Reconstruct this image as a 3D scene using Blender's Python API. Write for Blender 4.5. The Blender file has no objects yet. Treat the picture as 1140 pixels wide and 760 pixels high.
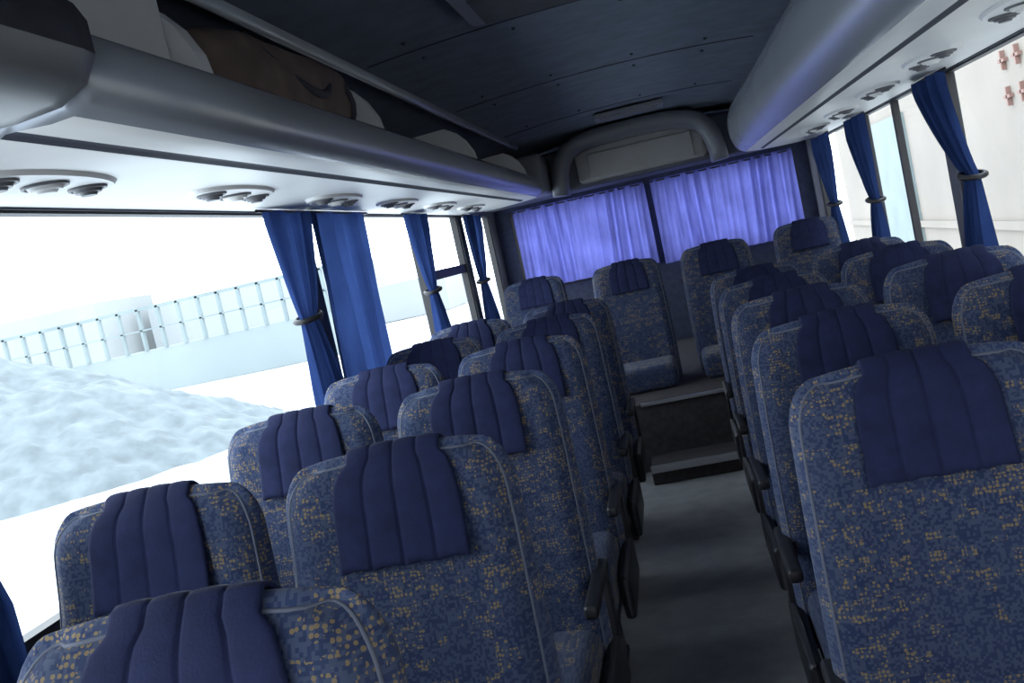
import bpy, bmesh, math, random
from mathutils import Vector, Matrix, noise
random.seed(4)
D=bpy.data; C=bpy.context; S=C.scene
S.view_settings.view_transform='Standard'
COL=S.collection

# ---------------------------------------------------------------- materials
def mat(name,col,rough=.6,metal=0.,noise_s=None,noise_a=.15,bump=0.,bscale=60,spec=.5,sheen=0.):
    m=D.materials.new(name); m.use_nodes=True; N=m.node_tree.nodes; L=m.node_tree.links
    b=N['Principled BSDF']; b.inputs['Base Color'].default_value=(*col,1); b.inputs['Roughness'].default_value=rough
    b.inputs['Metallic'].default_value=metal; b.inputs['Specular IOR Level'].default_value=spec
    if sheen: b.inputs['Sheen Weight'].default_value=sheen
    tc=N.new('ShaderNodeTexCoord')
    if noise_s:
        n=N.new('ShaderNodeTexNoise'); n.inputs['Scale'].default_value=noise_s; n.inputs['Detail'].default_value=5
        L.new(tc.outputs['Object'],n.inputs['Vector'])
        r=N.new('ShaderNodeMix'); r.data_type='RGBA'
        r.inputs[6].default_value=(*[c*(1-noise_a) for c in col],1); r.inputs[7].default_value=(*[min(1,c*(1+noise_a)) for c in col],1)
        mr=N.new('ShaderNodeMapRange'); mr.inputs[1].default_value=.3; mr.inputs[2].default_value=.7
        L.new(n.outputs['Fac'],mr.inputs[0]); L.new(mr.outputs[0],r.inputs[0]); L.new(r.outputs[2],b.inputs['Base Color'])
    if bump:
        n2=N.new('ShaderNodeTexNoise'); n2.inputs['Scale'].default_value=bscale; n2.inputs['Detail'].default_value=3
        L.new(tc.outputs['Object'],n2.inputs['Vector'])
        bp=N.new('ShaderNodeBump'); bp.inputs['Strength'].default_value=bump; bp.inputs['Distance'].default_value=.01
        L.new(n2.outputs['Fac'],bp.inputs['Height']); L.new(bp.outputs[0],b.inputs['Normal'])
    return m

def fabric_mat(name='seat_fabric',gain=1.):
    m=D.materials.new(name); m.use_nodes=True; N=m.node_tree.nodes; L=m.node_tree.links
    b=N['Principled BSDF']; b.inputs['Roughness'].default_value=.85; b.inputs['Specular IOR Level'].default_value=.15
    b.inputs['Sheen Weight'].default_value=.10
    tc=N.new('ShaderNodeTexCoord'); oi=N.new('ShaderNodeObjectInfo')
    add=N.new('ShaderNodeVectorMath'); add.operation='ADD'; L.new(tc.outputs['Object'],add.inputs[0])
    mul=N.new('ShaderNodeVectorMath'); mul.operation='SCALE'; mul.inputs[0].default_value=(7,3,11)
    L.new(oi.outputs['Random'],mul.inputs['Scale']); L.new(mul.outputs[0],add.inputs[1])
    fl=add
    def cell(ix,iz):
        s=N.new('ShaderNodeVectorMath'); s.operation='SNAP'; s.inputs[1].default_value=(ix,ix*6,iz)
        L.new(fl.outputs[0],s.inputs[0]); w=N.new('ShaderNodeTexWhiteNoise'); L.new(s.outputs[0],w.inputs['Vector']); return w.outputs['Value']
    small=cell(.0045,.0045); big=cell(.026,.020); mid=cell(.0085,.0085)
    nz=N.new('ShaderNodeTexNoise'); nz.inputs['Scale'].default_value=9; nz.inputs['Detail'].default_value=3; L.new(fl.outputs[0],nz.inputs['Vector'])
    ck=N.new('ShaderNodeTexVoronoi'); ck.inputs['Scale'].default_value=135; ck.inputs['Randomness'].default_value=.45; L.new(fl.outputs[0],ck.inputs['Vector'])
    def math_(op,a,b2):
        x=N.new('ShaderNodeMath'); x.operation=op
        for i,v in enumerate((a,b2)):
            if isinstance(v,(int,float)): x.inputs[i].default_value=v
            else: L.new(v,x.inputs[i])
        return x.outputs[0]
    patch=math_('ADD',math_('MULTIPLY',big,.34),nz.outputs['Fac'])
    on=math_('GREATER_THAN',patch,.69)
    dot=math_('LESS_THAN',ck.outputs['Distance'],.42)
    keep=math_('GREATER_THAN',mid,.35)
    dots=math_('MULTIPLY',math_('MULTIPLY',math_('MULTIPLY',on,dot),keep),.68)
    dots2=math_('MULTIPLY',math_('GREATER_THAN',small,.5),.55)
    def mix(f,a,b2):
        r=N.new('ShaderNodeMix'); r.data_type='RGBA'
        L.new(f,r.inputs[0])
        for i,v in ((6,a),(7,b2)):
            if isinstance(v,tuple): r.inputs[i].default_value=(*[c*gain for c in v],1)
            else: L.new(v,r.inputs[i])
        return r.outputs[2]
    base=mix(big,(.017,.029,.078),(.029,.043,.095))
    c1=mix(dots2,base,(.062,.080,.130))
    c2=mix(dots,c1,(.24,.175,.075))
    L.new(c2,b.inputs['Base Color'])
    bp=N.new('ShaderNodeBump'); bp.inputs['Strength'].default_value=.25; bp.inputs['Distance'].default_value=.003
    L.new(small,bp.inputs['Height']); L.new(bp.outputs[0],b.inputs['Normal'])
    return m

def cloth_mat(name,col,trans):
    m=D.materials.new(name); m.use_nodes=True; N=m.node_tree.nodes; L=m.node_tree.links
    for n in list(N):
        if n.type!='OUTPUT_MATERIAL': N.remove(n)
    out=[n for n in N if n.type=='OUTPUT_MATERIAL'][0]
    d=N.new('ShaderNodeBsdfDiffuse'); t=N.new('ShaderNodeBsdfTranslucent'); mx=N.new('ShaderNodeMixShader')
    tc=N.new('ShaderNodeTexCoord'); nz=N.new('ShaderNodeTexNoise'); nz.inputs['Scale'].default_value=5; nz.inputs['Detail'].default_value=4
    L.new(tc.outputs['Object'],nz.inputs['Vector'])
    r=N.new('ShaderNodeMix'); r.data_type='RGBA'
    r.inputs[6].default_value=(*[c*.6 for c in col],1); r.inputs[7].default_value=(*[min(1,c*1.4) for c in col],1)
    L.new(nz.outputs['Fac'],r.inputs[0])
    L.new(r.outputs[2],d.inputs[0]); L.new(r.outputs[2],t.inputs[0])
    mx.inputs[0].default_value=trans; L.new(d.outputs[0],mx.inputs[1]); L.new(t.outputs[0],mx.inputs[2]); L.new(mx.outputs[0],out.inputs[0])
    return m

def glass_mat():
    m=D.materials.new('window_glass'); m.use_nodes=True; N=m.node_tree.nodes; L=m.node_tree.links
    for n in list(N):
        if n.type!='OUTPUT_MATERIAL': N.remove(n)
    out=[n for n in N if n.type=='OUTPUT_MATERIAL'][0]
    t=N.new('ShaderNodeBsdfTransparent'); t.inputs[0].default_value=(.92,.97,.98,1)
    g=N.new('ShaderNodeBsdfGlossy'); g.inputs['Roughness'].default_value=.02
    mx=N.new('ShaderNodeMixShader'); mx.inputs[0].default_value=.04
    L.new(t.outputs[0],mx.inputs[1]); L.new(g.outputs[0],mx.inputs[2]); L.new(mx.outputs[0],out.inputs[0]); return m

M_fab=fabric_mat()
M_side=fabric_mat('seat_side_fabric',1.25)
M_pipe=mat('seat_piping',(.085,.10,.145),.7)
M_cover=mat('headrest_cover_cloth',(.0125,.0175,.058),.85,noise_s=30,noise_a=.2,bump=.15,bscale=250,spec=.2)
M_plastic=mat('dark_plastic',(.012,.013,.018),.45,noise_s=20,noise_a=.2)
M_metal=mat('seat_frame_metal',(.05,.05,.06),.35,.6)
M_ceil=mat('ceiling_textile',(.125,.15,.205),.9,noise_s=9,noise_a=.15,bump=.4,bscale=160)
M_seam=mat('ceiling_seam',(.03,.035,.055),.7)
M_rack=mat('rack_silver_plastic',(.38,.40,.44),.27,.35,noise_s=3,noise_a=.03)
M_under=mat('rack_underside_plastic',(.76,.75,.73),.42,noise_s=5,noise_a=.03)
M_rackin=mat('rack_inner_panel',(.60,.60,.60),.6,noise_s=5,noise_a=.05)
M_rackdark=mat('rack_lining',(.03,.032,.045),.8,noise_s=20,noise_a=.2)
M_cons=mat('console_plastic',(.21,.215,.22),.4,noise_s=4,noise_a=.06)
M_wall=mat('wall_trim_fabric',(.035,.045,.09),.8,noise_s=20,noise_a=.25)
M_pillar=mat('pillar_plastic',(.05,.055,.08),.6,noise_s=8,noise_a=.15)
M_frame=mat('window_rubber',(.012,.012,.016),.5,noise_s=10,noise_a=.1)
M_nozz=mat('vent_plastic',(.12,.12,.13),.4,noise_s=10,noise_a=.1)
M_floor=mat('floor_vinyl',(.25,.255,.265),.42,noise_s=11,noise_a=.16,bump=.15,bscale=60)
M_step=mat('step_carpet',(.04,.035,.04),.8,noise_s=30,noise_a=.3)
M_alu=mat('step_edge_aluminium',(.35,.36,.4),.35,.8)
M_head=mat('rear_header_panel',(.24,.235,.24),.55,noise_s=7,noise_a=.06)
M_archm=mat('rear_arch_plastic',(.12,.125,.145),.45,noise_s=5,noise_a=.08)
M_cur=cloth_mat('curtain_blue_cloth',(.030,.058,.180),.42)
M_curR=cloth_mat('rear_curtain_cloth',(.130,.140,.43),.55)
M_glass=glass_mat()
M_bag=mat('bag_canvas',(.11,.075,.065),.75,noise_s=10,noise_a=.4,bump=.4,bscale=12)
M_gravel=mat('gravel',(.130,.150,.158),.95,noise_s=2.2,noise_a=.22,bump=.5,bscale=9)
M_ground=mat('yard_ground',(.62,.64,.65),.95,noise_s=.6,noise_a=.2)
M_far=mat('far_concrete',(.160,.195,.20),.9,noise_s=.5,noise_a=.10)  # railing colour lifted towards white to carry the washed-out haze
M_haze=mat('hazed_concrete',(.19,.22,.226),.9,noise_s=.2,noise_a=.08)  # embankment concrete with the bright haze mixed into its base colour
M_bldg=mat('building_render',(.205,.18,.155),.9,noise_s=.6,noise_a=.10)
M_red=mat('red_paint',(.20,.115,.095),.8)
M_redc=mat('red_cloth',(.12,.012,.012),.8,noise_s=20,noise_a=.4)
M_teal=mat('teal_paint',(.15,.185,.185),.7,noise_s=2,noise_a=.1)

# ---------------------------------------------------------------- helpers
def obj(name,verts,faces,mats,parent=None,smooth=True,mi=None):
    me=D.meshes.new(name); me.from_pydata([tuple(v) for v in verts],[],faces)
    for m in (mats if isinstance(mats,(list,tuple)) else [mats]): me.materials.append(m)
    if mi:
        for p,i in zip(me.polygons,mi): p.material_index=i
    bm=bmesh.new(); bm.from_mesh(me); bmesh.ops.recalc_face_normals(bm,faces=bm.faces); bm.to_mesh(me); bm.free()
    if smooth:
        for p in me.polygons: p.use_smooth=True
    o=D.objects.new(name,me); COL.objects.link(o)
    if parent: o.parent=parent
    return o
def empty(name,loc=(0,0,0),parent=None):
    e=D.objects.new(name,None); e.location=loc; e.empty_display_size=.1; COL.objects.link(e)
    if parent: e.parent=parent
    return e
def addbox(bm,lo,hi,bev=0,seg=3,midx=0):
    r=bmesh.ops.create_cube(bm,size=1)
    vs=r['verts']
    for v in vs: v.co=Vector([(lo[i]+hi[i])/2+v.co[i]*(hi[i]-lo[i]) for i in range(3)])
    fs=set(f for v in vs for f in v.link_faces)
    for f in fs: f.material_index=midx
    if bev:
        es=set(e for v in vs for e in v.link_edges)
        bmesh.ops.bevel(bm,geom=list(es),offset=bev,segments=seg,affect='EDGES',profile=.6)
def boxes(name,lst,mats,parent=None,bev=0,seg=2,smooth=False):
    bm=bmesh.new()
    for b in lst:
        addbox(bm,b[0],b[1],b[3] if len(b)>3 else bev,seg,b[2] if len(b)>2 else 0)
    me=D.meshes.new(name); bm.to_mesh(me); bm.free()
    for m in (mats if isinstance(mats,(list,tuple)) else [mats]): me.materials.append(m)
    if smooth:
        for p in me.polygons: p.use_smooth=True
    o=D.objects.new(name,me); COL.objects.link(o)
    if parent: o.parent=parent
    return o
def tube(name,pts,r,m,parent=None,cyc=False,res=4):
    cu=D.curves.new(name,'CURVE'); cu.dimensions='3D'; cu.bevel_depth=r; cu.bevel_resolution=res
    sp=cu.splines.new('POLY'); sp.points.add(len(pts)-1)
    for p,q in zip(sp.points,pts): p.co=(*q,1)
    sp.use_cyclic_u=cyc
    tmp=D.objects.new(name,cu); COL.objects.link(tmp)
    dg=C.evaluated_depsgraph_get(); me=D.meshes.new_from_object(tmp.evaluated_get(dg)); D.objects.remove(tmp)
    me.name=name; me.materials.clear(); me.materials.append(m)
    for p in me.polygons: p.use_smooth=True
    o=D.objects.new(name,me); COL.objects.link(o)
    if parent: o.parent=parent
    return o

# ---------------------------------------------------------------- seat (local: faces -Y, origin on floor centre under back top)
W=.437; H=.808; Z0=.30; REC=.130
def backpos(u,v,side):
    vv=min(v,1.)
    hw=(W/2)*(1.03-.06*vv*vv+.02*math.sin(vv*3.1))
    r=.075/H
    if vv>1-r:
        k=(vv-(1-r))/r; hw-= .050*(1-math.sqrt(max(0,1-k*k)))
    x=u*hw
    crown=.008*(1-u*u)
    z=Z0+vv*(H-.012)+crown*vv**6
    t=.060-.016*vv
    if side<0:
        bol=.022*max(0,(abs(u)-.55)/.45)**1.5*(1-.5*vv)
        lum=.02*math.sin(min(1,vv*1.25)*math.pi)
        edge=.030*abs(u)**12+ (.026*max(0,(vv-.93)/.07)**2)
        y=-t-bol-lum+edge
    else:
        y=t-.018*abs(u)**6-.02*max(0,(vv-.93)/.07)**2
    y+=(z-Z0-H)*math.tan(-REC)*-1
    return Vector((x,y,z))
def build_back():
    nu,nv=18,20
    us=[-1+2*i/nu for i in range(nu+1)]
    vs=[j/nv*.9 for j in range(nv+1)]+[.925,.95,.968,.982,.992,.998,1.]
    ny=len(vs)
    V=[];F=[];MI=[]
    idx={}
    for s in (-1,1):
        for j,v in enumerate(vs):
            for i,u in enumerate(us):
                idx[s,i,j]=len(V); V.append(backpos(u,v,s))
    for j in range(ny-1):
        for i in range(nu):
            F.append((idx[-1,i,j],idx[-1,i+1,j],idx[-1,i+1,j+1],idx[-1,i,j+1])); MI.append(0)
            F.append((idx[1,i,j],idx[1,i,j+1],idx[1,i+1,j+1],idx[1,i+1,j])); MI.append(1)
    loop=[(0,j) for j in range(ny)]+[(i,ny-1) for i in range(1,nu+1)]+[(nu,j) for j in range(ny-2,-1,-1)]
    K=6; ring=[]
    for (i,j) in loop:
        a=V[idx[-1,i,j]]; b=V[idx[1,i,j]]; row=[idx[-1,i,j]]
        out=Vector((0,0,0))
        if i==0: out.x=-1
        if i==nu: out.x=1
        k=max(0,(vs[j]-.9)/.1)
        if j==ny-1: out=Vector((out.x*.7 if abs(out.x) else 0,0,1))
        else: out=Vector((out.x*(1-.4*k),0,.8*k))
        if out.length>0: out.normalize()
        for q in range(1,K):
            t=q/K; p=a.lerp(b,t)+out*.017*math.sin(t*math.pi)
            row.append(len(V)); V.append(p)
        row.append(idx[1,i,j]); ring.append(row)
    for a,b in zip(ring[:-1],ring[1:]):
        for q in range(K):
            F.append((a[q],a[q+1],b[q+1],b[q])); MI.append(1)
    return V,F,MI,[V[idx[-1,i,j]] for (i,j) in loop]
V,F,MI,LOOP=build_back()
proto={}
o=obj('backrest',V,F,[M_fab,M_side],None,True,MI); proto['backrest']=(o.data,None); D.objects.remove(o)
o=tube('piping',[p+Vector((0,.001,0)) for p in LOOP],.0030,M_pipe); proto['piping']=(o.data,None); D.objects.remove(o)
def build_cover():
    nu=64; VL=.222
    V=[];F=[];cols=[]
    cw=.575
    vf=[1-VL+VL*k/14 for k in range(15)]
    for i in range(nu+1):
        a=-1+2*i/nu
        lobe=abs(math.sin((a+1)*2*math.pi)); puff=.003+.0055*lobe**.30
        col=[]
        for k,v in enumerate(vf):
            v2=v-(.003*math.cos(a*6.28*2) if k==0 else 0)
            p=backpos(a*cw,v2,-1)
            fl=.012*max(0,1-k/9)**1.5
            p=p+Vector((0,-puff-.004-fl, puff*.6*max(0,(v-.95)/.05)))
            col.append(p)
        top=backpos(a*cw,1,-1); bk=backpos(a*cw,1,1)
        for t in (.2,.5,.8):
            col.append(top.lerp(bk,t)+Vector((0,0,.014+.007*math.sin(t*3.14)+puff*.7)))
        for v in (.99,.95,.9,.85,.8):
            p=backpos(a*cw,v,1); col.append(p+Vector((0,puff*.6+.006,puff*max(0,(v-.95)/.05))))
        cols.append(col)
    n=len(cols[0])
    for c in cols: V+=c
    for i in range(nu):
        for k in range(n-1):
            F.append((i*n+k,(i+1)*n+k,(i+1)*n+k+1,i*n+k+1))
    return V,F
V,F=build_cover()
o=obj('headrest_cover',V,F,M_cover)
md=o.modifiers.new('s','SOLIDIFY'); md.thickness=.008; md.offset=-1
dg=C.evaluated_depsgraph_get(); me=D.meshes.new_from_object(o.evaluated_get(dg)); D.objects.remove(o)
for p in me.polygons: p.use_smooth=True
proto['headrest_cover']=(me,None)
yb=-H*math.tan(REC)
o=boxes('cushion',[((-W/2,yb-.44,.30),(W/2,yb+.03,.45),0,.045),],[M_fab],seg=4,smooth=True)
for v in o.data.vertices:
    if v.co.z>.4: v.co.z+=.015*math.cos(v.co.x/W*2.6)
proto['cushion']=(o.data,None); D.objects.remove(o)
o=boxes('seat_pan',[((-W/2+.01,yb-.40,.255),(W/2-.01,yb+.05,.305),0,.012),((-W/2+.005,yb-.02,.29),(W/2-.005,yb+.09,.42),0,.02)],[M_plastic],smooth=False)
proto['seat_pan']=(o.data,None); D.objects.remove(o)
def legs(z0,nm):
    L=[]
    for x in (-.15,.15):
        L+= [((x-.018,yb-.30,z0+.02),(x+.018,yb-.26,.27),0,.004),((x-.018,yb-.06,z0+.02),(x+.018,yb-.02,.27),0,.004),((x-.022,yb-.36,z0),(x+.022,yb+.04,z0+.022),0,.004)]
    o=boxes(nm,L,[M_metal]); me=o.data; D.objects.remove(o); return me
proto['legs']=(legs(0,'legs'),None)
def arm(sx,nm):
    x=sx*(W/2+.026)
    ybk=lambda z:(z-Z0-H)*math.tan(REC)
    bm=bmesh.new()
    addbox(bm,(x-.018,ybk(.58)-.30,.555),(x+.018,ybk(.58)+.05,.59),.014,4)
    addbox(bm,(x-.014,ybk(.60)-.02,.33),(x+.014,ybk(.60)+.04,.58),.012,3)
    addbox(bm,(x-.018,yb-.36,.26),(x+.018,yb+.07,.40),.018,3)
    me=D.meshes.new(nm); bm.to_mesh(me); bm.free(); me.materials.append(M_plastic)
    for p in me.polygons:p.use_smooth=True
    return me
proto['arm_r']=(arm(1,'armrest'),None); proto['arm_l']=(arm(-1,'armrest'),None)
def seat(x,y,z=0,aisle=0,raised=False,sz=1.,name='bus_seat',rz=0):
    e=empty(name,(x,y,z)); e.rotation_euler[2]=rz; e.scale=(1,1,sz)
    parts=['backrest','piping','headrest_cover','cushion']+([] if raised else ['seat_pan','legs'])
    if aisle>0: parts.append('arm_r')
    if aisle<0: parts.append('arm_l')
    for p in parts:
        c=D.objects.new({'arm_r':'armrest','arm_l':'armrest'}.get(p,p),proto[p][0]); COL.objects.link(c); c.parent=e
        if p=='headrest_cover': c.location.x=.010+rz*.9
    return e
P=.812; s=.45; g=.061
rnd=lambda a:random.uniform(-a,a)
for r in range(0,6):
    y=.981+r*P
    sz=1.032 if r==0 else 1.022
    seat(-.37-s/2,y,0,1,rz=rnd(.012),sz=sz)
    seat(-.37-s-g-s/2,y,0,0,rz=rnd(.012),sz=sz)
for r in range(0,5):
    y=1.851+r*P
    seat(.15+s/2,y,0,-1,rz=rnd(.012))
    seat(.15+s+g+s/2,y,0,0,rz=rnd(.012),sz=1.015)
PZ=.41
seat(-1.05,7.30,PZ-.30,0,True)
seat(-.335,6.75,PZ-.30,0,True)
seat(.27,6.8,PZ-.30,0,True)
seat(.95,7.35,PZ-.30,0,True)

# ---------------------------------------------------------------- shell
XL,XR=-1.45,1.25; YF,YB=-2.6,8.65; ZS,ZW,ZC=.85,1.80,2.12
boxes('floor',[((XL-.06,YF,-.06),(XR+.06,YB+.06,0.))],M_floor)
st=empty('rear_platform_step')
boxes('platform',[((XL+.01,5.82,0.001),(XR-.01,YB-.01,PZ))],M_step,st)
boxes('lower_step',[((-.36,5.50,0.001),(.14,5.82,.10),0,.008)],M_step,st)
boxes('step_edge',[((-.36,5.485,.07),(.14,5.53,.108),0,.004),((-.36,5.805,PZ-.012),(.14,5.84,PZ+.006),0,.004)],M_alu,st)
def wallside(name,x0,x1,pill):
    L=[((x0,YF,0),(x1,YB,ZS)),((x0,YF,ZW),(x1,YB,2.2))]
    for a,b in pill: L.append(((x0,a,ZS),(x1,b,ZW)))
    boxes(name,L,[M_pillar])
PL=[(YF,-2.4),(-.55,-.4),(1.5,1.6),(3.86,3.98),(5.80,5.95),(7.05,7.2),(8.35,YB)]
PR=[(YF,-2.4),(-.3,-.2),(2.15,2.27),(4.55,4.68),(6.36,6.48),(8.3,YB)]
wallside('wall_left',XL-.06,XL,PL); wallside('wall_right',XR,XR+.06,PR)
wn=1
def window(xc,a,b,mull=None,hm=None,side=1):
    global wn
    e=empty('window_%d'%wn,(xc,(a+b)/2,(ZS+ZW)/2)); wn+=1
    hy=(b-a)/2; hz=(ZW-ZS)/2; t=.022
    L=[((-.02,-hy,-hz),(.02,hy,-hz+t*1.6)),((-.02,-hy,hz-.007),(.02,hy,hz)),((-.02,-hy,-hz),(.02,-hy+t,hz)),((-.02,hy-t,-hz),(.02,hy,hz))]
    if mull: 
        for m_ in mull: L.append(((-.018,m_-.016-(a+b)/2,-hz),(.018,m_+.016-(a+b)/2,hz)))
    if hm: L.append(((-.018,-hy,hm-.03-(ZS+ZW)/2),(.018,hy,hm+.03-(ZS+ZW)/2)))
    boxes('frame',L,M_frame,e)
    obj('glass',[(0,-hy,-hz),(0,hy,-hz),(0,hy,hz),(0,-hy,hz)],[(0,1,2,3)],M_glass,e,False)
for i in range(len(PL)-1):
    a,b=PL[i][1],PL[i+1][0]
    if i==4: window(XL-.03,a,b,None,1.42)
    else: window(XL-.03,a,b)
for i in range(len(PR)-1):
    a,b=PR[i][1],PR[i+1][0]
    window(XR+.03,a,b,[5.55] if i==3 else None)
boxes('wall_rear',[((XL-.06,YB,0),(XR+.06,YB+.06,1.08)),((XL-.06,YB,1.80),(XR+.06,YB+.06,2.3)),((XL-.06,YB,1.08),(-1.32,YB+.06,1.8)),((1.14,YB,1.08),(XR+.06,YB+.06,1.8)),((-.13,YB,1.08),(-.07,YB+.06,1.8))],M_wall)
for a,b in ((-1.32,-.13),(-.07,1.14)):
    e=empty('window_%d'%wn,((a+b)/2,YB+.03,1.44)); wn+=1
    h=(b-a)/2
    obj('glass',[(-h,0,-.36),(h,0,-.36),(h,0,.36),(-h,0,.36)],[(0,1,2,3)],M_glass,e,False)
    boxes('frame',[((-h,-.02,-.36),(h,.02,-.33)),((-h,-.02,.33),(h,.02,.36)),((-h,-.02,-.36),(-h+.03,.02,.36)),((h-.03,-.02,-.36),(h,.02,.36))],M_frame,e)
boxes('wall_front',[((XL-.06,YF-.06,0),(XR+.06,YF,1.05)),((XL-.06,YF-.06,1.80),(XR+.06,YF,2.3)),((XL-.06,YF-.06,1.05),(XL+.2,YF,1.80)),((XR-.2,YF-.06,1.05),(XR+.06,YF,1.80))],M_wall)
nx=28; V=[];F=[];xs=[XL-.06+(XR-XL+.12)*i/nx for i in range(nx+1)]
def cz_(x):
    t=(x+.13)/1.4; return 2.14+.12*max(0,1-t*t)
ys=[YF-.06,0,2,4,6,YB+.06]
for y in ys:
    for x in xs: V.append((x,y,cz_(x)))
for y in ys:
    for x in xs: V.append((x,y,cz_(x)+.05))
n=nx+1;m_=len(ys)
for j in range(m_-1):
    for i in range(nx):
        a=j*n+i; F.append((a,a+1,a+n+1,a+n)); a+=n*m_; F.append((a,a+n,a+n+1,a+1))
ce=obj('ceiling',V,F,M_ceil)
k=1
for y in (1.9,3.55,5.07,6.65):
    V=[];F=[]
    for i in range(25):
        x=-.93+i*1.52/24
        V+= [(x,y-.006,cz_(x)-.002),(x,y-.003,cz_(x)-.005),(x,y+.003,cz_(x)-.005),(x,y+.006,cz_(x)-.002)]
    for i in range(24):
        for q in range(3): F.append((i*4+q,i*4+q+1,i*4+5+q,i*4+4+q))
    obj('trim_%d'%k,V,F,M_seam); k+=1
bm=bmesh.new()
for y in (2.1,3.4,3.7,4.9,5.25,6.5):
    for x in (-.75,-.4,0,.35):
        bmesh.ops.create_uvsphere(bm,u_segments=8,v_segments=5,radius=.008,matrix=Matrix.Translation((x,y,cz_(x)-.001)))
me=D.meshes.new('ceiling_screws'); bm.to_mesh(me); bm.free(); me.materials.append(M_seam); COL.objects.link(D.objects.new('ceiling_screws',me))
h=empty('roof_hatch',(-.24,3.12,2.24))
boxes('hatch_frame',[((-.26,-.22,-.03),(.26,.22,.012),0,.02)],M_archm,h,seg=3,smooth=False)
boxes('hatch_lid',[((-.20,-.16,-.045),(.20,.16,-.028),0,.008)],M_rackdark,h)
h=empty('ceiling_air_vent',(-.1,7.0,2.235))
boxes('vent_frame',[((-.24,-.15,-.02),(.24,.15,.012),0,.008)],M_archm,h)
boxes('vent_slats',[((-.20,-.12+i*.042,-.028),(.20,-.10+i*.042,-.018)) for i in range(6)],M_archm,h)

# ---------------------------------------------------------------- luggage racks
def rack(prof,y0,y1,wallx,tipround,mi_of,name,divs,sgn,TL=.35):
    e=empty(name)
    V=[];F=[];MI=[]
    ys=[y0+(y1-y0-TL)*i/8 for i in range(9)]
    secs=[(y,1.) for y in ys]
    for k in range(1,9):
        a=k/8*math.pi/2; secs.append((y1-TL+TL*math.sin(a),.35+.65*math.cos(a) if tipround else 1.))
    n=len(prof)
    for y,sc in secs:
        for (x,z) in prof:
            V.append((wallx+(x-wallx)*sc,y,z))
    for j in range(len(secs)-1):
        for i in range(n-1):
            F.append((j*n+i,j*n+i+1,(j+1)*n+i+1,(j+1)*n+i)); MI.append(mi_of[i])
    F.append(tuple(range(n))); MI.append(1)
    F.append(tuple((len(secs)-1)*n+i for i in range(n))); MI.append(1)
    obj('shelf',V,F,[M_under,M_rack,M_rackin,M_seam],e,True,MI)
    return e
pl=[(XL+.002,1.805),(-1.30,1.802),(-.99,1.80),(-.97,1.795),(-.96,1.80),(-.94,1.80),(-.88,1.797),(-.84,1.80),(-.81,1.812),(-.793,1.835),(-.79,1.865),(-.797,1.895),(-.815,1.925),(-.84,1.945),(-.865,1.952),(-.88,1.94),(-.89,1.86),(XL+.002,1.86)]
mil=[0,0,0,3,3,0,0,1,1,1,1,1,1,1,1,2,2]
RL=rack(pl,1.42,7.3,XL,True,mil,'luggage_rack',None,-1)
pr=[(XR-.002,1.805),(1.0,1.802),(.80,1.80),(.785,1.795),(.775,1.80),(.76,1.80),(.70,1.797),(.655,1.80),(.62,1.815),(.59,1.845),(.572,1.89),(.562,1.94),(.560,1.99),(.566,2.04),(.585,2.09),(.61,2.14),(.66,2.16),(XR-.002,2.12)]
RR=rack(pr,-1.5,7.7,XR,True,mil,'luggage_rack',None,1,TL=.3)
boxes('back_panel',[((XL+.003,1.42,1.865),(XL+.02,7.1,2.12))],M_rackin,RL)
def divider(y,par,wx,sg,fx,zt):
    pts=[(wx+sg*.02,1.865),(fx-sg*.03,1.87),(fx+sg*.01,1.94),(fx-sg*.0,2.00),(fx-sg*.03,2.06),(fx-sg*.07,2.105),(fx-sg*.12,2.135),(wx+sg*.02,2.12)]
    V=[(x,y-.03,z) for x,z in pts]+[(x,y+.03,z) for x,z in pts]; n=len(pts)
    F=[tuple(range(n)),tuple(range(2*n-1,n-1,-1))]+[(i,(i+1)%n,(i+1)%n+n,i+n) for i in range(n)]
    obj('divider',V,F,M_rackin,par,False)
for y in (2.0,3.3,5.0,6.85): divider(y,RL,XL,1,-.87,2.16)
boxes('lit_back_stand_in',[((-.935,1.44,1.90),(-.915,1.96,2.14),0,.008)],M_rackin,RL,seg=3)  # added white panel standing in for the brightly lit rack back
def fascia(par,x,sg,y0,y1):
    pts=[(x,2.20),(x,2.175),(x+sg*.006,2.165),(x+sg*.016,2.165),(x+sg*.02,2.175),(x+sg*.02,2.20)]
    V=[];F=[]
    for y in (y0,y1):
        for a,b in pts: V.append((a,y,b))
    n=len(pts)
    for i in range(n-1): F.append((i,i+1,n+i+1,n+i))
    F+= [tuple(range(n)),tuple(range(n,2*n))]
    obj('top_fascia',V,F,M_rack,par)
fascia(RL,-.93,-1,1.42,7.2)
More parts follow.
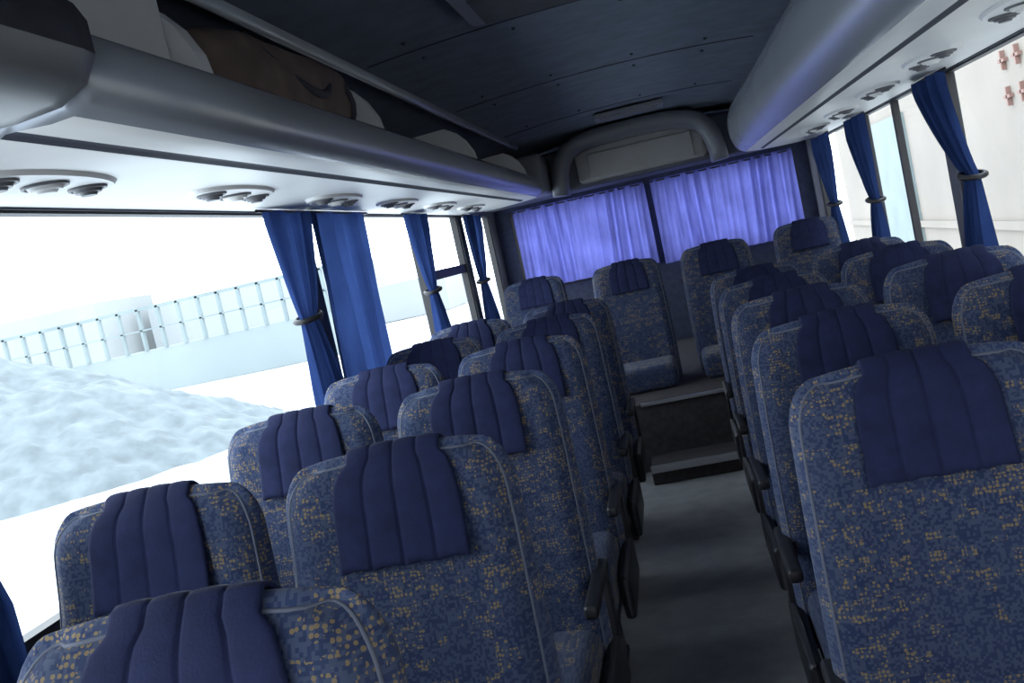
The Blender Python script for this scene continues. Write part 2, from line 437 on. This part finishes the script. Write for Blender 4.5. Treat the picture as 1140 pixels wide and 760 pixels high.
def psp(y,x,par):
    e=empty('reading_light_panel',(x,y,1.797),par)
    bm=bmesh.new()
    bmesh.ops.create_cone(bm,cap_ends=True,segments=40,radius1=.93,radius2=1,depth=1,matrix=Matrix.Diagonal((.085,.24,.012,1)))
    me=D.meshes.new('plate'); bm.to_mesh(me); bm.free(); me.materials.append(M_under); p=D.objects.new('plate',me); COL.objects.link(p); p.parent=e
    for k,(yy,r) in enumerate(((-.15,.036),(.0,.042),(.15,.036))):
        bm=bmesh.new()
        bmesh.ops.create_cone(bm,cap_ends=True,segments=28,radius1=r*.75,radius2=r,depth=.016,matrix=Matrix.Translation((0,yy,-.010)))
        bmesh.ops.create_cone(bm,cap_ends=True,segments=24,radius1=r*.45,radius2=r*.6,depth=.008,matrix=Matrix.Translation((0,yy,-.020)))
        me=D.meshes.new('nozzle_%d'%k); bm.to_mesh(me); bm.free(); me.materials.append(M_nozz if k!=1 else M_under); p=D.objects.new('nozzle_%d'%k,me); COL.objects.link(p); p.parent=e
        tube('ring_%d'%k,[(math.cos(t/16*2*math.pi)*r*1.05,yy+math.sin(t/16*2*math.pi)*r*1.05,-.008) for t in range(16)],.004,M_nozz,e,True)
for i in range(6): psp(1.86+i*.9,-1.2,RL)
for i in range(8): psp(.1+i*.9,1.0,RR)
e=empty('overhead_console')
pc=[(XL+.002,1.815),(-.92,1.805),(-.84,1.812),(-.79,1.835),(-.765,1.875),(-.765,1.925),(-.78,1.955),(-.81,1.975),(-.85,2.06),(-.89,2.16),(XL+.002,2.16)]
V=[];F=[];MI=[];n=len(pc)
for y,sc in ((-1.5,1),(1.36,1),(1.405,.99),(1.415,.96)):
    for x,z in pc: V.append((XL+(x-XL)*sc,y,1.97+(z-1.97)*sc))
for j in range(3):
    for i in range(n-1): F.append((j*n+i,j*n+i+1,(j+1)*n+i+1,(j+1)*n+i)); MI.append(0 if i<4 else 1)
F+= [tuple(range(n)),tuple(range(3*n,4*n))]; MI+=[1,1]
obj('console_shell',V,F,[M_cons,M_rackdark],e,True,MI)

def lump(name,loc,dim,m,seed,amp=.12):
    bm=bmesh.new(); bmesh.ops.create_cube(bm,size=2); bmesh.ops.subdivide_edges(bm,edges=bm.edges,cuts=11,use_grid_fill=True)
    for v in bm.verts:
        c=v.co; r=(abs(c.x)**4+abs(c.y)**4+abs(c.z)**4)**.25; q=c/r*1.0
        nn=noise.noise(q*1.3+Vector((seed,0,0)))+.5*noise.noise(q*3+Vector((seed,3,0)))
        q=q*(1+amp*nn); v.co=Vector((q.x*dim[0],q.y*dim[1],q.z*dim[2]))
    me=D.meshes.new(name); bm.to_mesh(me); bm.free(); me.materials.append(m)
    for p in me.polygons:p.use_smooth=True
    o=D.objects.new(name,me); o.location=loc; COL.objects.link(o); return o
b=empty('duffel_bag')
lump('body',(-1.00,2.62,1.995),(.155,.50,.120),M_bag,2).parent=b
tube('strap',[(-.89+.06*math.sin(t/10*math.pi),2.3+t*.06,2.10-.12*math.sin(t/10*math.pi)) for t in range(11)],.012,M_rackdark,b)
tube('piping_seam',[(-1.0+.158*math.cos(t/24*6.283),2.95,1.995+.122*math.sin(t/24*6.283)) for t in range(24)],.008,M_rackdark,b,True)
b=empty('duffel_bag'); lump('body',(-1.08,3.75,1.95),(.13,.3,.08),M_rackdark,7).parent=b
lump('red_cloth',(1.0,2.40,1.00),(.13,.05,.09),M_redc,5,.3)

# ---------------------------------------------------------------- curtains
def curtain(name,x,y0,y1,zt,zb,tie=None,tiew=.1,folds=7,amp=.028,m=M_cur,axis='y',sg=1,slant=0,tiec=None,irr=.8):
    nu=folds*10; nv=26; V=[];F=[]
    for j in range(nv+1):
        z=zt+(zb-zt)*j/nv
        c=(y0+y1)/2+slant*j/nv; w=(y1-y0)
        a=amp
        if tie is not None:
            d=(z-tie)
            full=.55*w if d<0 else w
            k=min(1,abs(d)/(.38 if d>0 else .30)); k=k**.75
            cc=tiec if tiec is not None else c
            w=tiew+(full-tiew)*k; c=cc+(c-cc)*min(1,k) if d>0 else cc+.05*k
            a=amp*(.5+.7*k)
        for i in range(nu+1):
            u=i/nu
            ph=u*folds*2*math.pi
            aa=a*(.65+.5*math.sin(u*11.3+x*5)+.0)
            off=aa*math.sin(ph+irr*math.sin(u*7+j*.07)+irr*.8*math.sin(u*17+j*.05))+.3*a*math.sin(ph*2.1+j*.13)
            p=c+(u-.5)*w
            V.append((x+sg*off,p,z) if axis=='y' else (p,x+off,z))
    n=nu+1
    for j in range(nv):
        for i in range(nu): F.append((j*n+i,j*n+i+1,(j+1)*n+i+1,(j+1)*n+i))
    e=empty(name); obj('cloth',V,F,m,e)
    if tie is not None:
        cc=tiec if tiec is not None else (y0+y1)/2
        tube('tieback',[(x+.045*math.cos(t/20*6.283),cc+(tiew*.5+.005)*math.sin(t/20*6.283),tie+.01*math.sin(t/20*6.283)) for t in range(20)],.011,M_frame,e,True)
    if axis=='y':
        tube('rail',[(x,y0-.05,zt+.005),(x,y1+.05,zt+.005)],.006,M_metal,e)
    else: tube('rail',[(y0-.02,x,zt-.015),(y1+.02,x,zt-.015)],.007,M_metal,e)
    return e
xl=XL+.05; xr=XR-.06
curtain('window_curtain',xl,1.30,1.75,1.77,.72,1.3,.12)
curtain('window_curtain',xl,3.42,3.88,1.79,.80,1.38,.15,tiec=3.62)
curtain('window_curtain',xl,3.90,4.64,1.79,.82,None,folds=5,amp=.030,slant=-.06)
curtain('window_curtain',xl,5.40,5.86,1.79,.82,1.34,.12,folds=6,tiec=5.66)
curtain('window_curtain',xl,7.05,7.6,1.79,.85,1.3,.14,folds=6,tiec=7.25)
curtain('window_curtain',xr,4.30,4.72,1.79,.80,1.36,.14,sg=-1,tiec=4.14)
curtain('window_curtain',xr,5.95,6.40,1.79,.80,1.30,.16,sg=-1,tiec=6.0)
curtain('window_curtain',xr,7.2,7.8,1.79,.80,1.30,.16,sg=-1,tiec=7.4)
curtain('window_curtain',xr,1.9,2.4,1.79,.80,1.30,.14,sg=-1)
curtain('rear_window_curtain',YB-.09,-1.28,-.12,1.80,1.10,None,folds=11,amp=.036,m=M_curR,axis='x',irr=1.5)
curtain('rear_window_curtain',YB-.09,-.07,1.12,1.80,1.08,None,folds=11,amp=.036,m=M_curR,axis='x',irr=1.5)

# ---------------------------------------------------------------- rear header + arch
rh=empty('rear_header')
boxes('header_box',[((XL+.01,7.95,1.83),(XR-.01,8.50,2.16),0,.03)],M_pillar,rh,seg=3)
boxes('header_panel',[((-.60,7.90,1.86),(.42,7.97,2.15),0,.05)],M_head,rh,seg=5,smooth=False)
boxes('header_centre',[((-.50,7.88,1.88),(.32,7.91,2.08),0,.012)],M_head,rh,seg=3)
def sweep(name,pts,rw,rh_,m,par):
    V=[];F=[]
    K=16
    for i,(x,z) in enumerate(pts):
        a=pts[max(0,i-1)];b=pts[min(len(pts)-1,i+1)]
        t=Vector((b[0]-a[0],b[1]-a[1])).normalized(); nrm=Vector((-t.y,t.x))
        for k in range(K):
            q=k/K*2*math.pi; cx=abs(math.cos(q))**.5*math.copysign(1,math.cos(q)); sy=abs(math.sin(q))**.5*math.copysign(1,math.sin(q))
            V.append((x+nrm.x*rw*cx,7.75+rh_*sy,z+nrm.y*rw*cx))
    for i in range(len(pts)-1):
        for k in range(K): F.append((i*K+k,i*K+(k+1)%K,(i+1)*K+(k+1)%K,(i+1)*K+k))
    F+=[tuple(range(K)),tuple(range((len(pts)-1)*K,len(pts)*K))]
    return obj(name,V,F,m,par)
arch=[(-.74,1.80),(-.735,1.88),(-.72,1.97),(-.69,2.05),(-.63,2.12),(-.54,2.16),(-.4,2.18),(-.1,2.19),(.15,2.18),(.29,2.16),(.38,2.12),(.44,2.05),(.47,1.97),(.485,1.88),(.49,1.80)]
sweep('arch_frame',arch,.065,.16,M_archm,rh)
boxes('shoulder_panels',[((XL+.01,7.32,1.83),(-.80,7.9,2.13),0,.04)],M_archm,rh,seg=3)

# ---------------------------------------------------------------- exterior
def grid(name,x0,x1,y0,y1,nx,ny,fz,m):
    V=[(x0+(x1-x0)*i/nx,y0+(y1-y0)*j/ny,0) for j in range(ny+1) for i in range(nx+1)]
    V=[(x,y,fz(x,y)) for x,y,_ in V]
    F=[(j*(nx+1)+i,j*(nx+1)+i+1,(j+1)*(nx+1)+i+1,(j+1)*(nx+1)+i) for j in range(ny) for i in range(nx)]
    return obj(name,V,F,m)
grid('ground',-120,60,-40,120,30,30,lambda x,y:-1.15+.04*noise.noise(Vector((x*.2,y*.2,0))),M_ground)
def mound(x,y):
    cx,cy=-16.0,20.0; d=math.hypot((x-cx)/7.0,(y-cy)/6.0)
    return -1.3+3.0*max(0,1-d)**.85*(1+.18*noise.noise(Vector((x*.45,y*.45,1))))+ .18*noise.noise(Vector((x*1.3,y*1.3,2)))+.08*noise.noise(Vector((x*4,y*4,2)))+.04*noise.noise(Vector((x*9,y*9,2)))
grid('gravel_mound',-25,-8,13,28,170,150,mound,M_gravel)
f=empty('embankment_railing')
L=[((-34,40,-1.15),(-13,41,.75),1)]
for i in range(22):
    x=-33.5+i*.95
    L.append(((x-.06,39.9,.75),(x+.06,40.1,2.6)))
L.append(((-34,39.9,2.52),(-13,40.1,2.66)));L.append(((-34,39.9,1.62),(-13,40.1,1.68)))
boxes('posts_and_rails',L,[M_far,M_haze],f)
f=empty('distant_building')
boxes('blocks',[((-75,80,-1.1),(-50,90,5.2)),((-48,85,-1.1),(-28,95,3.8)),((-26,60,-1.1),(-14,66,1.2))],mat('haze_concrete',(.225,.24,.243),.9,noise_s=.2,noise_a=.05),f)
f=empty('roadside_building')
boxes('facade',[((4.5,-6,-1.15),(12,26,6.0)),((4.45,-6,.3),(4.5,26,.42))],M_bldg,f)
L=[]
for i in range(3):
    for j in range(2):
        yy=12.4+i*.5; zz=2.0+j*.45
        L.append(((4.44,yy,zz),(4.5,yy+.22,zz+.04))); L.append(((4.44,yy+.09,zz-.1),(4.5,yy+.13,zz+.14)))
boxes('painted_sign',L,M_red,f)
boxes('shutter',[((4.43,19.,-1.15),(4.5,22.5,2.4))],M_teal,f)

# ---------------------------------------------------------------- light
w=D.worlds.new('world'); S.world=w; w.use_nodes=True
N=w.node_tree.nodes; L=w.node_tree.links; bg=N['Background']
tc=N.new('ShaderNodeTexCoord'); sp=N.new('ShaderNodeSeparateXYZ'); L.new(tc.outputs['Generated'],sp.inputs[0])
cr=N.new('ShaderNodeValToRGB'); L.new(sp.outputs['Z'],cr.inputs[0])
cr.color_ramp.elements[0].position=0; cr.color_ramp.elements[0].color=(.98,.99,1,1)
cr.color_ramp.elements[1].position=.6; cr.color_ramp.elements[1].color=(.80,.89,1,1)
L.new(cr.outputs[0],bg.inputs[0]); bg.inputs[1].default_value=6.2
def portal(loc,sx,sy,d):
    l=D.lights.new('window_portal','AREA'); l.shape='RECTANGLE'; l.size=sx; l.size_y=sy; l.cycles.is_portal=True
    o=D.objects.new('window_portal',l); COL.objects.link(o); o.location=loc
    o.rotation_euler=Vector(d).to_track_quat('-Z','Z' if abs(d[2])<.5 else 'Y').to_euler()
portal((XL-.08,3,1.32),11.3,.97,(1,0,0)); portal((XR+.08,3,1.32),11.3,.97,(-1,0,0))
portal((-.1,YF-.1,1.42),2.4,.78,(0,1,0)); portal((-.1,YB+.1,1.44),2.5,.72,(0,-1,0))

# ---------------------------------------------------------------- camera
ro,pi_,ya=.219,.087,.176
Fv=Vector((-math.sin(ya)*math.cos(pi_),math.cos(ya)*math.cos(pi_),-math.sin(pi_)))
R0=Vector((math.cos(ya),math.sin(ya),0)); U0=R0.cross(Fv)
R=math.cos(ro)*R0-math.sin(ro)*U0; U=math.sin(ro)*R0+math.cos(ro)*U0
cd=D.cameras.new('camera'); cam=D.objects.new('camera',cd); COL.objects.link(cam)
mw=Matrix((R,U,-Fv)).transposed().to_4x4(); mw.translation=(0,0,1.452); cam.matrix_world=mw
cd.sensor_fit='HORIZONTAL'; cd.sensor_width=36; cd.lens=36*1100/1140; cd.clip_start=.02; cd.clip_end=500
S.camera=cam
